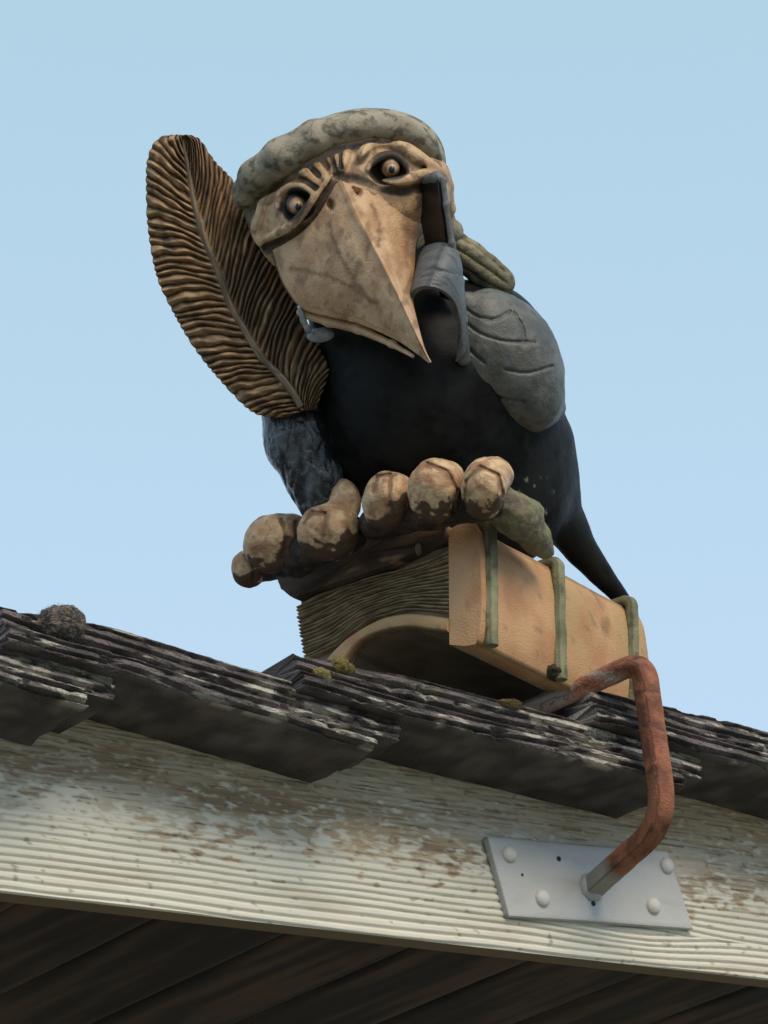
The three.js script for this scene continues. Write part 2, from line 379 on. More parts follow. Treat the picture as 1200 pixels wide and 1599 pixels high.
// ================================================================ BRACKET
{
  const pc = onZ(922, 1384, .0), zb = .135;
  const br = thing('steel_bracket', pc, 'rusty bent steel bar on a grey bolted plate, reaching over the tiles to the book', 'bracket');
  const c4 = [[757, 1308], [1040, 1331], [1080, 1452], [791, 1432]].map(q => onZ(q[0], q[1], .0035));
  const grey = (x, y, s) => sc3([.52, .53, .525], .96 + .12 * fbm(x * 30, y * 30, s, 3));
  { // plate with chamfered edges, its drilled holes only shown by dark discs on top
    const rings = [], add4 = (z, inset) => {
      const cx = c4.reduce((s, p) => s.add(p), V3(0, 0, 0)).multiplyScalar(.25), r = [];
      for (let k = 0; k < 4; k++) for (let j = 0; j < 24; j++) { const p = c4[k].clone().lerp(c4[(k + 1) % 4], j / 24); const d = cx.clone().sub(p).normalize(); p.addScaledVector(d, inset); p.z = z; r.push(p); }
      rings.push(r);
    };
    add4(.0005, 0); add4(.0062, 0); add4(.0074, .0014);
    for (let k = 1; k < 10; k++) { const f = 1 - k / 10; rings.push(rings[2].map(p => { const c = c4.reduce((s, q) => s.add(q), V3(0, 0, 0)).multiplyScalar(.25); c.z = .0074; return p.clone().lerp(c, 1 - f); })); }
    add('plate', loft(rings, (i, j, p) => {
      let c = grey(p.x, p.y, 1); if (i < 2) c = sc3(c, .8);
      return mix3(c, [.36, .37, .38], sst(.1, .35, fbm(p.x * 18, p.y * 60, 4, 3)) * .35);
    }), M.zinc, br, 'flat grey galvanised plate');
  }
  for (const [x, y] of [[795, 1334], [1041, 1352], [847, 1403], [1020, 1415]]) {
    const p = onZ(x, y, .0074), prof = [[0, .0062], [.003, .006], [.0056, .0049], [.0076, .0030], [.0082, .0012], [.0084, 0]].map(q => new THREE.Vector2(q[0], q[1]));
    const g = new THREE.LatheGeometry(prof.reverse(), 24); g.rotateX(Math.PI / 2); g.translate(p.x, p.y, p.z);
    const c = []; for (let i = 0; i < g.attributes.position.count; i++) c.push(.68, .68, .66); g.setAttribute('color', new THREE.Float32BufferAttribute(c, 3));
    add('bolt', g, M.zinc, br);
  }
  for (const [x, y, r] of [[873, 1341, .0026], [927, 1411, .0026], [816, 1366, .0014]]) {  // thin discs on the plate, the shade inside the holes put into their black
    const p = onZ(x, y, .0076), g = new THREE.CylinderGeometry(r, r, .0006, 14); g.rotateX(Math.PI / 2); g.translate(p.x, p.y, p.z);
    const c = []; for (let i = 0; i < g.attributes.position.count; i++) c.push(.02, .02, .02); g.setAttribute('color', new THREE.Float32BufferAttribute(c, 3));
    add('hole_shade_disc', g, M.zinc, br);
  }
  // bar: out from the plate, up past the tile edge, back over the tiles
  const p0 = onZ(925, 1386, .006), p1 = onZ(1040, 1283, zb), p2 = onZ(1004, 1031, zb), p3 = onZ(822, 1112, .03);
  console.log('bar', [p0, p1, p2, p3].map(p => p.toArray().map(v => v.toFixed(3)).join(',')).join(' | '));
  const pts = [], bend = (a, b, c, r, n = 9) => {
    const u = a.clone().sub(b).normalize(), v = c.clone().sub(b).normalize(), A = b.clone().addScaledVector(u, r), C = b.clone().addScaledVector(v, r);
    for (let i = 0; i <= n; i++) { const t = i / n; pts.push(A.clone().multiplyScalar((1 - t) * (1 - t)).addScaledVector(b, 2 * t * (1 - t)).addScaledVector(C, t * t)); }
  };
  const seg = (a, b, n) => { for (let i = 0; i < n; i++) pts.push(a.clone().lerp(b, i / n)); };
  const d01 = p1.clone().sub(p0).normalize(), d12 = p2.clone().sub(p1).normalize(), d23 = p3.clone().sub(p2).normalize();
  seg(p0, p1.clone().addScaledVector(d01, -.042), 24); bend(p0, p1, p2, .04); seg(p1.clone().addScaledVector(d12, .042), p2.clone().addScaledVector(d12, -.024), 50); bend(p1, p2, p3, .022); seg(p2.clone().addScaledVector(d23, .024), p3, 50); pts.push(p3);
  const rings = [], arc = []; let N = BU.clone(), run = 0;
  for (let i = 0; i < pts.length; i++) {
    const t = pts[Math.min(i + 1, pts.length - 1)].clone().sub(pts[Math.max(i - 1, 0)]).normalize();
    N = N.clone().addScaledVector(t, -N.dot(t)).normalize(); const Bn = new THREE.Vector3().crossVectors(t, N);
    if (i) run += pts[i].distanceTo(pts[i - 1]); arc.push(run);
    const r = [], hw = .0112, hh = .0095;
    for (let j = 0; j < 40; j++) {
      const an = j / 40 * 2 * Math.PI, c = Math.cos(an), s = Math.sin(an), sup = 1 / Math.pow(Math.pow(Math.abs(c), 5) + Math.pow(Math.abs(s), 5), 1 / 5);
      const q = pts[i].clone().addScaledVector(N, hw * c * sup).addScaledVector(Bn, hh * s * sup);
      const dn = 1 + .07 * fbm(q.x * 70, q.y * 70, q.z * 70, 3);
      r.push(pts[i].clone().addScaledVector(q.sub(pts[i]), dn));
    }
    rings.push(r);
  }
  add('bar', loft(rings, (i, j, p) => {
    const n = fbm(p.x * 45, p.y * 45, p.z * 45, 4), n2 = fbm(p.x * 160, p.y * 160, p.z * 160, 3);
    let c = mix3([.17, .062, .036], [.34, .135, .075], sst(-.25, .3, n + .4 * n2));
    c = mix3(c, [.10, .045, .032], sst(.12, .32, fbm(p.x * 30 + 4, p.y * 90, p.z * 30, 3)) * .8);
    const s = arc[i], zn = (1 - sst(.030, .055, s + .02 * n)) * sst(.0, .01, 1) + sst(-.28, .02, fbm(p.x * 22, p.y * 60, p.z * 22 + 5, 3)) * sst(arc[arc.length - 1] - .115, arc[arc.length - 1] - .09, s + .02 * n) * .9;
    return mix3(c, [.36, .35, .335], clamp(zn) * .85);
  }), M.rust, br, 'square steel bar bent into a hook, red with rust');
  const wg = new THREE.SphereGeometry(.0145, 24, 14), wp = wg.attributes.position, wc = [];
  for (let i = 0; i < wp.count; i++) { const n = 1 + .25 * fbm(wp.getX(i) * 150, wp.getY(i) * 150, wp.getZ(i) * 150, 3); wp.setXYZ(i, wp.getX(i) * n, wp.getY(i) * n, wp.getZ(i) * n * .4); wc.push(.42, .42, .42); }
  wg.setAttribute('color', new THREE.Float32BufferAttribute(wc, 3)); wg.computeVertexNormals(); wg.translate(p0.x - .002, p0.y, .008);
  add('weld_bead', wg, M.zinc, br);
}

// ================================================================ STATUE
const PHI = 50.8 * RAD;
const SP = rgt.clone().multiplyScalar(Math.cos(PHI)).addScaledVector(hor, Math.sin(PHI));         // along the book's spine
const PG = rgt.clone().multiplyScalar(-Math.sin(PHI)).addScaledVector(hor, Math.cos(PHI));        // across the book's end
const YU = V3(0, 1, 0), A0 = S(748, 1003, 256);
const endPt = (x, y) => { const q = onPlane(x, y, A0, SP).sub(A0); return [q.dot(PG), q.y]; };
const spinePt = (x, y) => { const q = onPlane(x, y, A0, PG).sub(A0); return [q.dot(SP), q.y]; };
const BK = (a, y, s) => A0.clone().addScaledVector(PG, a).addScaledVector(SP, s).addScaledVector(YU, y);
const LS = spinePt(1018, 1020)[0], LP = endPt(461, 940)[0], HT = endPt(748, 808)[1];
console.log('book', LS, LP, HT, 'A0', A0.toArray(), 'foot', BK(...endPt(480, 1036), 0).toArray());
const sBase = BK(LP / 2, 0, LS / 2);
const statue = thing('bird_statue', sBase, 'ceramic raven in a beret with a big feather, perched on a clay book', 'statue');
{
  const dark = [.030, .036, .042];
  const bodyCol = (x, y, z) => {
    const n = fbm(x * .012, y * .012, z * .012, 4), n2 = fbm(x * .06, y * .06, z * .06, 3);
    let c = mix3([.006, .0064, .007], [.016, .018, .0195], sst(-.25, .3, n + .3 * n2));
    const lich = sst(.24, .34, fbm(x * .11, y * .11, z * .11, 3)) * sst(70, 20, Math.hypot(x - 815, y - 790)); c = mix3(c, [.32, .34, .25], lich);
    const olive = sst(.16, .34, fbm(x * .035 + 4, y * .035, z * .035, 3)); return mix3(c, [.02, .019, .015], olive * .6);
  };
  const body = (x, y, z) => {
    let d = ell(x, y, z, [640, 610, 10], [150, 175, 140]);
    d = smin(d, ell(x, y, z, [755, 610, -50], [122, 170, 135]), 70);
    d = smin(d, ell(x, y, z, [745, 760, -55], [148, 140, 120]), 60);
    d = smin(d, ell(x, y, z, [585, 450, 10], [110, 130, 90]), 50);
    d = smin(d, caps(x, y, z, [[840, 700, -90, 52], [872, 800, -120, 38], [910, 862, -140, 26], [975, 940, -165, 12]]), 45);
    d = smin(d, ell(x, y, z, [550, 690, -10], [75, 90, 70]), 40);
    d = smin(d, ell(x, y, z, [498, 356, 12], [106, 74, 84]), 20);
    d += 2.2 * fbm(x * .03, y * .03, z * .03, 3);
    return d;
  };
  add('body', net(body, [372, 260, -220], [1000, 960, 180], 4, bodyCol), M.satin, statue, 'dark slate glazed body with a tapering tail');
  // leg
  const leg = (x, y, z) => {
    let d = caps(x, y, z, [[458, 630, 30, 50], [468, 690, 45, 50], [490, 745, 62, 40], [503, 790, 75, 33]], 20);
    const w = fbm(x * .045, y * .03, z * .045, 3); d += 10 * Math.abs(w) - 2.5;
    return d;
  };
  add('leg', net(leg, [390, 560, -40], [570, 840, 130], 2.5, (x, y, z) => mix3([.012, .014, .016], [.085, .10, .118], sst(-.1, .26, fbm(x * .045, y * .022, z * .045, 4)))), M.gloss, statue, 'glossy blue black trouser leg');
  // collar drip
  const drip = (x, y, z) => Math.min(caps(x, y, z, [[468, 480, 150, 4], [474, 500, 138, 4.2], [482, 516, 126, 5.5]], 6), ell(x, y, z, [501, 523, 104], [22, 12, 18], -.1)) + 1.5 * fbm(x * .07, y * .07, z * .07, 2);
  add('collar', net(drip, [450, 465, 40], [590, 590, 165], 1.8, (x, y, z) => sc3(x + y < 1050 ? [.42, .47, .52] : [.08, .095, .11], .75 + 1.0 * fbm(x * .05, y * .05, z * .05, 3))), M.glaze, statue, 'pale blue grey collar flap under the beak');

  // right-hand wing
  const scal = [[[722, 478], [745, 494], [772, 499], [797, 486]], [[722, 497], [745, 518], [785, 532], [836, 535]], [[722, 530], [735, 548], [756, 566]], [[790, 578], [825, 582], [862, 572]], [[803, 488], [816, 510], [820, 533]], [[740, 590], [775, 618], [820, 628]]].map(l => fine(l));
  const wing = (x, y, z) => {
    let d = ell(x, y, z, [797, 566, 22], [80, 112, 96], -.38);
    d = smin(d, ell(x, y, z, [752, 535, 60], [52, 82, 60], .15), 30);
    d = smin(d, caps(x, y, z, [[838, 630, 30, 44], [862, 640, 0, 20]]), 26);
    d = smin(d, caps(x, y, z, [[728, 470, 80, 14], [724, 530, 95, 14], [738, 590, 90, 22]]), 18);
    if (z > 0 && d < 14) for (const l of scal) { const q = pl2(x, y, l); if (q < 9) d += 3.4 * (1 - sst(.6, 3.6, q)); }
    return d + 2.6 * fbm(x * .04, y * .04, z * .04, 3);
  };
  add('wing', net(wing, [680, 420, -110], [910, 720, 150], 2.4, (x, y, z) => {
    const n = fbm(x * .02, y * .02, z * .02, 4);
    let c = mix3([.072, .082, .083], [.13, .138, .132], sst(-.25, .3, n));
    c = mix3(c, [.075, .075, .062], sst(.05, .35, fbm(x * .05, y * .05, z * .05 + 9, 4)));
    return mix3(c, [.035, .035, .035], sst(.1, .3, fbm(x * .09, y * .09, z * .09, 3)) * .3);
  }), M.wing, statue, 'grey glazed wing with engraved feather scallops');
  // primaries: a blade against the face and a curled feather below it
  const wcol = (u, v) => sc3([.115, .13, .145], .9 + .5 * fbm(u * 6, v * 9, 3, 3));
  {
    const Fc = curve([[690, 274, 178], [695, 320, 182], [704, 380, 178], [711, 412, 150], [716, 440, 120], [718, 470, 100]]), Bc = curve([[660, 276, 134], [662, 320, 130], [668, 360, 128], [676, 400, 112], [686, 430, 90], [694, 460, 80]]);
    const g = []; for (let i = 0; i <= 40; i++) { const r = [], a = Fc(i / 40), b = Bc(i / 40); for (let j = 0; j <= 12; j++) { const t = j / 12; r.push(S(lerp(a[0], b[0], t), lerp(a[1], b[1], t), lerp(a[2], b[2], t))); } g.push(r); }
    const fe = add('wing_blade', shell(g, -.0055, (u, v) => sc3([.009, .009, .010], 1 + .6 * fbm(u * 8, v * 4, 2, 3))), M.glaze, statue, 'narrow upright wing feather beside the eye');
    const cap = (x, y, z) => caps(x, y, z, [[666, 281, 146, 9], [682, 277, 172, 9], [693, 282, 180, 6]], 6) ;
    add('feather_tip', net(cap, [650, 260, 125], [712, 300, 200], 1.5, () => [.12, .13, .14]), M.wing, fe);
  }
  {
    const Tc = curve([[662, 402, 150], [670, 390, 160], [686, 385, 172], [702, 389, 182], [713, 408, 182], [719, 470, 180], [722, 530, 160]]), Fc = curve([[645, 474, 205], [650, 459, 224], [666, 451, 236], [688, 455, 232], [706, 474, 212], [714, 505, 196], [718, 562, 158]]);
    const g = []; for (let i = 0; i <= 36; i++) { const r = [], a = Tc(i / 36), b = Fc(i / 36); for (let j = 0; j <= 24; j++) { const t = j / 24, bulge = Math.sin(t * Math.PI) * 9, gl = 3.2 * (1 - sst(1, 3.4, Math.abs(lerp(a[1], b[1], t) - 424 - (lerp(a[0], b[0], t) - 665) * .12))); r.push(S(lerp(a[0], b[0], t), lerp(a[1], b[1], t), lerp(a[2], b[2], t) + bulge - gl)); } g.push(r); }
    add('curled_feather', shell(g, -.005, (u, v) => mix3(wcol(u, v), [.05, .055, .06], sst(.25, .4, noise(u * 9, v * 30, 5)))), M.wing, statue, 'curled grey wing feather with a hollow dark opening below');
    const side = caps; const sw = (x, y, z) => side(x, y, z, [[692, 280, 182, 4.5], [697, 320, 186, 4.5], [706, 380, 186, 5], [719, 440, 178, 6], [723, 500, 172, 7], [724, 560, 130, 11]], 5);
    add('feather_edge', net(sw, [680, 265, 95], [745, 580, 210], 1.8, (x, y, z) => sc3([.125, .14, .15], .9 + .4 * fbm(x * .1, y * .1, z * .1, 2))), M.wing, statue);
  }
  // plume
  {
    const rac = curve([[286, 212, -20], [290, 240, -14], [299, 291, -4], [306, 328, 4], [322, 380, 16], [344, 432, 30], [359, 475, 44], [384, 518, 62], [411, 561, 80], [445, 596, 96], [474, 640, 106]]);
    const lf = curve([[280, 210, -30], [248, 216, -26], [231, 248, -24], [229, 300, -18], [232, 360, -10], [245, 430, 4], [268, 482, 18], [303, 542, 40], [348, 598, 62], [396, 644, 80], [440, 652, 92]]);
    const rt = curve([[292, 210, -30], [312, 218, -26], [336, 252, -20], [364, 282, -14], [392, 332, -6], [424, 388, 8], [452, 448, 26], [480, 508, 48], [510, 566, 72], [511, 590, 84], [492, 640, 98]]);
    const ns = 560, nt = 64, NB = 40, front = [], cols = [];
    const half = (edge, k, curl) => {
      const g = [], c = [];
      for (let i = 0; i <= ns; i++) {
        const s = i / ns, r = [], cc = [];
        for (let j = 0; j <= nt; j++) {
          const t = j / nt, sb = s + k * t - curl * t * t;                       // where along the shaft this barb starts
          const a = rac(s), b = edge(s), ph = sb * NB + 1.1 * noise(sb * 9, t * .9, k * 9) + .4 * noise(sb * 26, t * 3.2, 3), fr = ph - Math.floor(ph), id = Math.floor(ph);
          const saw = Math.min(1, Math.min(fr, 1 - fr) * 2 * 1.15), rid = Math.pow(saw, .5);
          const hgt = .5 + .9 * noise(id * 3.7 + .4, t * 3.5 + id * .37, 7), am = sst(.02, .12, t) * 19;
          let z = lerp(a[2], b[2], t) + 16 * Math.sin(Math.min(1, t * 1.15) * Math.PI * .62) * (1 - .45 * t * t) + am * rid * (.75 + .5 * hgt) - am;
          const ed = .9 + .1, ov = t > .93 ? (rid - .55) * 2.5 * (t - .93) / .07 : 0;
          const dx = b[0] - a[0], dy = b[1] - a[1], dl = Math.hypot(dx, dy) || 1;
          r.push([lerp(a[0], b[0], t) + dx / dl * ov, lerp(a[1], b[1], t) + dy / dl * ov, z]);
          const n = fbm(sb * 9, t * 3, k * 3, 3), nf = fbm(sb * 60, t * 4, 5 + k, 3);
          let q = mix3([.24, .145, .075], [.47, .32, .185], sst(-.2, .3, nf + .4 * n));
          q = mix3(q, [.13, .082, .05], sst(.02, .26, n + (k > .2 ? .30 * sst(.35, .55, s) * sst(.95, .7, s) : 0)) * .75);
          const green = sst(.1, .3, fbm(s * 30, t * 9, 31, 3)) * sst(.09, 0, Math.abs(s - .33)) * sst(.5, .1, t); q = mix3(q, [.15, .17, .14], green * .8);
          cc.push(q);
        }
        g.push(r); c.push(cc);
      }
      return [g, c];
    };
    const [gl, cl] = half(lf, .10, .05), [gr, cr] = half(rt, .30, .08);
    const rings = [], rc = [];
    for (let i = 0; i <= ns; i++) {
      const r = [], c = [];
      for (let j = nt; j >= 1; j--) { r.push(gl[i][j]); c.push(cl[i][j]); }
      for (let j = 0; j <= nt; j++) { r.push(gr[i][j]); c.push(cr[i][j]); }
      const eR = gr[i][nt], eL = gl[i][nt], m = rac(i / ns), dk = [.12, .078, .048];
      r.push([eR[0] - 1, eR[1], eR[2] - 22], [lerp(eR[0], m[0], .5), lerp(eR[1], m[1], .5), lerp(eR[2], m[2], .5) - 34], [m[0], m[1], m[2] - 40], [lerp(eL[0], m[0], .5), lerp(eL[1], m[1], .5), lerp(eL[2], m[2], .5) - 34], [eL[0] + 1, eL[1], eL[2] - 24]);
      for (let k = 0; k < 5; k++) c.push(dk);
      rings.push(r.map(q => S(...q))); rc.push(c);
    }
    const pl = add('quill_feather', loft(rings, (i, j) => rc[i][j]), M.clay, statue, 'large upright brown clay feather with combed barbs');
    const sh = []; for (let i = 0; i <= 120; i++) { const a = rac(.02 + .96 * i / 120), b = rac(.021 + .96 * i / 120 + .004), w = lerp(2.6, 6.0, Math.pow(i / 120, .8)), tx = b[0] - a[0], ty = b[1] - a[1], tl = Math.hypot(tx, ty) || 1, r = []; for (let j = 0; j < 14; j++) { const an = j / 14 * 2 * Math.PI, n = 1 + .25 * noise(i * .2, j, 4); r.push(S(a[0] - ty / tl * Math.cos(an) * w * n, a[1] + tx / tl * Math.cos(an) * w * n, a[2] + 1 + Math.sin(an) * w * .8 * n)); } sh.push(r); }
    add('shaft', loft(sh, (i, j, p) => mix3([.10, .075, .052], [.24, .175, .115], sst(-.2, .3, fbm(i * .09, j * .3, 3, 3)))), M.clay, pl);
  }
  // head
  const HA = -.392, HC = [552, 322, 50], HR = [160, 111, 132];
  const zF = (x, y) => { let dx = x - HC[0], dy = y - HC[1]; const ca = Math.cos(HA), sa = Math.sin(HA), t = dx * ca + dy * sa; dy = -dx * sa + dy * ca; const q = 1 - (t / HR[0]) ** 2 - (dy / HR[1]) ** 2; return HC[2] + HR[2] * Math.sqrt(Math.max(q, .02)); };
  const onF = (l, off, r) => fine(l).map(([x, y]) => [x, y, zF(x, y) + off, r]);
  const taper = (l) => l.map((p, i) => { const t = i / (l.length - 1); return [p[0], p[1], p[2], p[3] * (.45 + .55 * Math.sin(Math.PI * clamp(.08 + .84 * t)))]; });
  const lids = [
    taper(onF([[435, 324], [437, 306], [450, 294], [470, 291], [490, 301]], 9, 7.5)),
    taper(onF([[404, 352], [414, 318], [430, 288], [452, 272], [476, 270], [495, 288]], 7, 13)),
    taper(onF([[452, 262], [470, 254], [490, 254], [503, 268], [510, 282]], 6, 8)),
    taper(onF([[414, 374], [440, 362], [464, 346], [484, 322], [504, 296], [522, 276]], 9, 9)),
    taper(onF([[574, 264], [584, 251], [600, 243], [616, 243], [630, 252], [638, 266]], 9, 7.5)),
    taper(onF([[564, 246], [574, 230], [594, 222], [618, 226], [640, 238], [664, 254], [690, 272]], 7, 13)),
    taper(onF([[600, 284], [618, 284], [638, 280], [660, 271], [680, 272]], 9, 9)),
    taper(onF([[508, 236], [515, 250], [522, 270]], 5, 7)), taper(onF([[524, 232], [527, 250], [528, 268]], 6, 6)), taper(onF([[543, 226], [540, 244], [534, 264]], 6, 8)),
    taper(onF([[404, 340], [406, 362], [416, 384]], -6, 14)),
  ];
  const grooves = [
    onF([[410, 392], [440, 379], [466, 364], [490, 335], [508, 305], [524, 284]], 5, 8.5),
    onF([[528, 274], [560, 279], [600, 292], [632, 299], [662, 292]], 5, 8),
    onF([[424, 330], [430, 306], [446, 285], [474, 281], [496, 296]], 11, 4.2),
    onF([[565, 262], [574, 245], [594, 235], [618, 238], [640, 254]], 11, 4.2),
    onF([[456, 266], [480, 261], [498, 274]], 10, 4.0), onF([[534, 238], [533, 262]], 9, 3.6), onF([[518, 240], [524, 266]], 9, 3.4), onF([[500, 244], [513, 262]], 9, 3.8),
    onF([[640, 266], [662, 262], [684, 268]], 7, 2.6),
  ];
  const rim = [[378, 314, 30, 13], [384, 298, 60, 20], [400, 276, 90, 27], [440, 245, 122, 29], [492, 214, 132, 26], [550, 197, 132, 22], [598, 194, 124, 20], [636, 205, 106, 20], [662, 223, 82, 19], [680, 244, 54, 13]];
  const face = (x, y, z) => {
    let d = ell(x, y, z, HC, HR, HA);
    if (z > 40) {
      d = smax(d, -ell(x, y, z, [463, 320, zF(463, 320) + 8], [32, 28, 28], -.4), 4);
      d = smax(d, -ell(x, y, z, [608, 262, zF(608, 262) + 8], [34, 26, 28], -.25), 4);
      for (const l of lids) d = smin(d, caps(x, y, z, l), 7);
      for (const g of grooves) d = smax(d, -caps(x, y, z, g), 4);
    }
    if (y < 330) d = smax(d, 10 - caps(x, y, z, rim, 10), 5);
    d = smin(d, caps(x, y, z, [[684, 264, 56, 11], [697, 292, 36, 11], [701, 326, 22, 10], [697, 352, 12, 8]], 6), 8);
    return d + 1.0 * fbm(x * .06, y * .06, z * .06, 3);
  };
  add('face', net(face, [375, 180, -90], [725, 460, 225], 1.9, (x, y, z) => {
    const n = fbm(x * .03, y * .03, z * .03, 4), n2 = fbm(x * .10, y * .10, z * .10, 3);
    let c = mix3([.42, .265, .14], [.58, .415, .245], sst(-.25, .28, n + .35 * n2));
    c = mix3(c, [.19, .105, .062], sst(.0, .26, fbm(x * .045 + 5, y * .045, z * .045, 4)) * .85);
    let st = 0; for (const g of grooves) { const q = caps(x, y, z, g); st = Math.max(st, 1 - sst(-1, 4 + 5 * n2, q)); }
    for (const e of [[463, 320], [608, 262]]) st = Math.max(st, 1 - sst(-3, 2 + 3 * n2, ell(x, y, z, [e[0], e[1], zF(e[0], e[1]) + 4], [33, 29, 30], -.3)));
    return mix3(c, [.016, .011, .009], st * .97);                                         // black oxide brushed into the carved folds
  }), M.clay, statue, 'tan clay face with heavy wrinkled eyelids');
  for (const [ex, ey, px, py] of [[463, 319, 466, 323], [609, 261, 612, 265]]) {
    const ez = zF(ex, ey) - 10, R = 17;
    const ball = (x, y, z) => smin(Math.hypot(x - ex, y - ey, z - ez) - R, Math.hypot(x - px + 1, y - py + 1, z - ez - R + 5) - 10.5, 3);
    const e = add('eye', net(ball, [ex - 26, ey - 26, ez - 26], [ex + 26, ey + 26, ez + 36], 1.2, (x, y, z) => {
      const q = Math.hypot(x - px + 1, y - py + 1); return mix3(mix3([.44, .29, .18], [.30, .17, .10], sst(-.2, .2, fbm(x * .1, y * .1, z * .1, 2))), [.03, .02, .015], q > 12 ? sst(12, 15, q) : 0);
    }), M.eye, statue, 'bulging tan eyeball');
    const pz = ez + R + 4, pup = (x, y, z) => ell(x, y, z, [px, py, pz], [5, 6, 3.5]);
    add('pupil', net(pup, [px - 9, py - 9, pz - 8], [px + 9, py + 9, pz + 8], 1, () => [.012, .01, .01]), M.eye, e);
  }
  // beret
  const beret = (x, y, z) => {
    let d = caps(x, y, z, rim, 10);
    d = smin(d, ell(x, y, z, [538, 290, -14], [166, 112, 130], HA), 14);
    return d + 1.6 * fbm(x * .022, y * .022, z * .022, 3) + .8 * fbm(x * .1, y * .1, z * .1, 2);
  };
  const cutBeret = (x, y, z) => smax(beret(x, y, z), (y - 320 + (x - 540) * .36) * .9 - 40, 10);
  add('beret', net(cutBeret, [345, 150, -170], [715, 400, 180], 2.4, (x, y, z) => {
    const n = fbm(x * .025, y * .025, z * .025, 4);
    let c = mix3([.23, .205, .15], [.37, .335, .26], sst(-.25, .25, n));
    c = mix3(c, [.06, .05, .04], sst(-.04, .24, fbm(x * .055 + 3, y * .055, z * .055, 4)) * .75);
    return mix3(c, [.30, .29, .235], sst(.22, .34, fbm(x * .12, y * .12, z * .12, 3)) * .5);
  }), M.bisque, statue, 'olive grey beret with a thick rolled rim');
  // tassel behind the head
  {
    const ax = [[716, 384, -6, 21], [732, 402, -8, 27], [758, 424, -10, 27], [778, 438, -12, 24], [784, 442, -12, 20]];
    const tas = (x, y, z) => { let d = caps(x, y, z, ax, 8); const v = (x - 730) * -.56 + (y - 403) * .83, an = Math.atan2(v, z + 9); d += 6 * (1 - Math.pow(Math.abs(Math.sin(an * 4.0 + .5)), .5)) * sst(802, 780, x); return d + 1.5 * fbm(x * .06, y * .06, z * .06, 3); };
    const t = add('tassel', net(tas, [680, 345, -55], [825, 480, 40], 1.8, (x, y, z) => mix3(mix3([.15, .14, .09], [.27, .25, .16], sst(-.2, .25, fbm(x * .03, y * .03, z * .03, 3))), [.045, .042, .035], sst(.05, .25, fbm(x * .08, y * .08, z * .08, 3)) * .7)), M.bisque, statue, 'ribbed olive grey tassel hanging behind the head');
    const kn = (x, y, z) => smin(ell(x, y, z, [709, 362, 2], [15, 19, 18]), ell(x, y, z, [700, 342, 0], [11, 13, 14]), 5) + 1.4 * fbm(x * .09, y * .09, z * .09, 2);
    add('knot', net(kn, [680, 320, -25], [735, 390, 30], 1.6, (x, y, z) => sc3([.23, .22, .17], .9 + .7 * fbm(x * .08, y * .08, z * .08, 3))), M.bisque, t);
  }
  // beak
  {
    const Lc = curve([[424, 392, 116], [432, 420, 122], [446, 452, 134], [472, 484, 156], [515, 496, 186], [562, 507, 220], [618, 531, 268], [650, 552, 304], [670, 567, 322]]);
    const Rc = curve([[531, 281, 196], [540, 300, 212], [552, 328, 232], [578, 376, 268], [611, 440, 300], [636, 492, 318], [657, 536, 328], [672, 566, 328]]);
    const Ec = curve([[662, 296, 118], [664, 320, 114], [668, 352, 116], [653, 378, 132], [649, 420, 160], [645, 462, 204], [654, 508, 262], [664, 544, 304], [674, 565, 322]]);
    const nv = 150, rings = [], cc = [];
    const stain = [fine([[514, 348], [524, 380], [534, 405], [556, 440], [578, 470]], 20), fine([[455, 420], [500, 428], [545, 446], [585, 472]], 20), fine([[580, 320], [592, 350], [590, 385]], 16)];
    for (let i = 0; i <= nv; i++) {
      const v = Math.pow(i / nv, .97), L = Lc(v), R = Rc(v), E2 = Ec(v), r = [], c = [], w = 1 - v;
      const pt = (x, y, z, b) => {
        const n = fbm(x * .05, y * .05, z * .05, 4); z += b * (3.0 * n + 1.2 * fbm(x * .16, y * .16, z * .16, 2));
        let q = mix3([.46, .275, .15], [.61, .41, .245], sst(-.25, .25, fbm(x * .022, y * .022, z * .022, 4) + .25 * n));
        let d = 1e9; for (const l of stain) d = Math.min(d, pl2(x, y, l));
        const sN = fbm(x * .12, y * .12, 4, 3); q = mix3(q, [.20, .105, .055], (1 - sst(0, 6, d + 9 * sN)) * .85);
        q = mix3(q, [.25, .14, .08], sst(.04, .30, fbm(x * .05 + 8, y * .03, 7, 4)) * .7);
        q = mix3(q, [.22, .125, .075], sst(655, 664, x + 5 * sN) * sst(390, 350, y) * .8);
        for (const [nx, ny] of [[517, 321], [557, 299]]) { const k = ell(x, y, 0, [nx, ny, 0], [4.5, 7.5, 10], -.5); z -= 20 * (1 - sst(-2, 2, k)); }
        r.push(S(x, y, z)); c.push(q);
      };
      const nA = 44, nB = 34, bw = Math.pow(1 - v, 6);
      for (let j = 0; j <= nA; j++) { const t = j / nA, bl = Math.sin(t * Math.PI) * (20 * w * (1 - .5 * w) + 6 * w), lip = (1 - sst(0, .10, t)) * -7 * w; const bo = 15 * bw * Math.sin(Math.PI * Math.min(1, t * 1.08)); pt(lerp(L[0], R[0], t) + bo * .72, lerp(L[1], R[1], t) + bo * .7, lerp(L[2], R[2], t) + bl + lip - 4 * sst(.75, .95, t) * sst(1, .96, t), 1); }
      for (let j = 1; j <= nB; j++) { const t = j / nB, bl = Math.sin(t * Math.PI) * (14 * w + 3) - 7 * w * (1 - sst(0, .12, Math.abs(t - .36))); pt(lerp(R[0], E2[0], t), lerp(R[1], E2[1], t) + 13 * bw * Math.sin(Math.PI * t), lerp(R[2], E2[2], t) + bl, 1); }
      const mx = (L[0] + E2[0]) / 2, my = (L[1] + E2[1]) / 2, mz = Math.min(L[2], E2[2]) - 50 * w - 3;
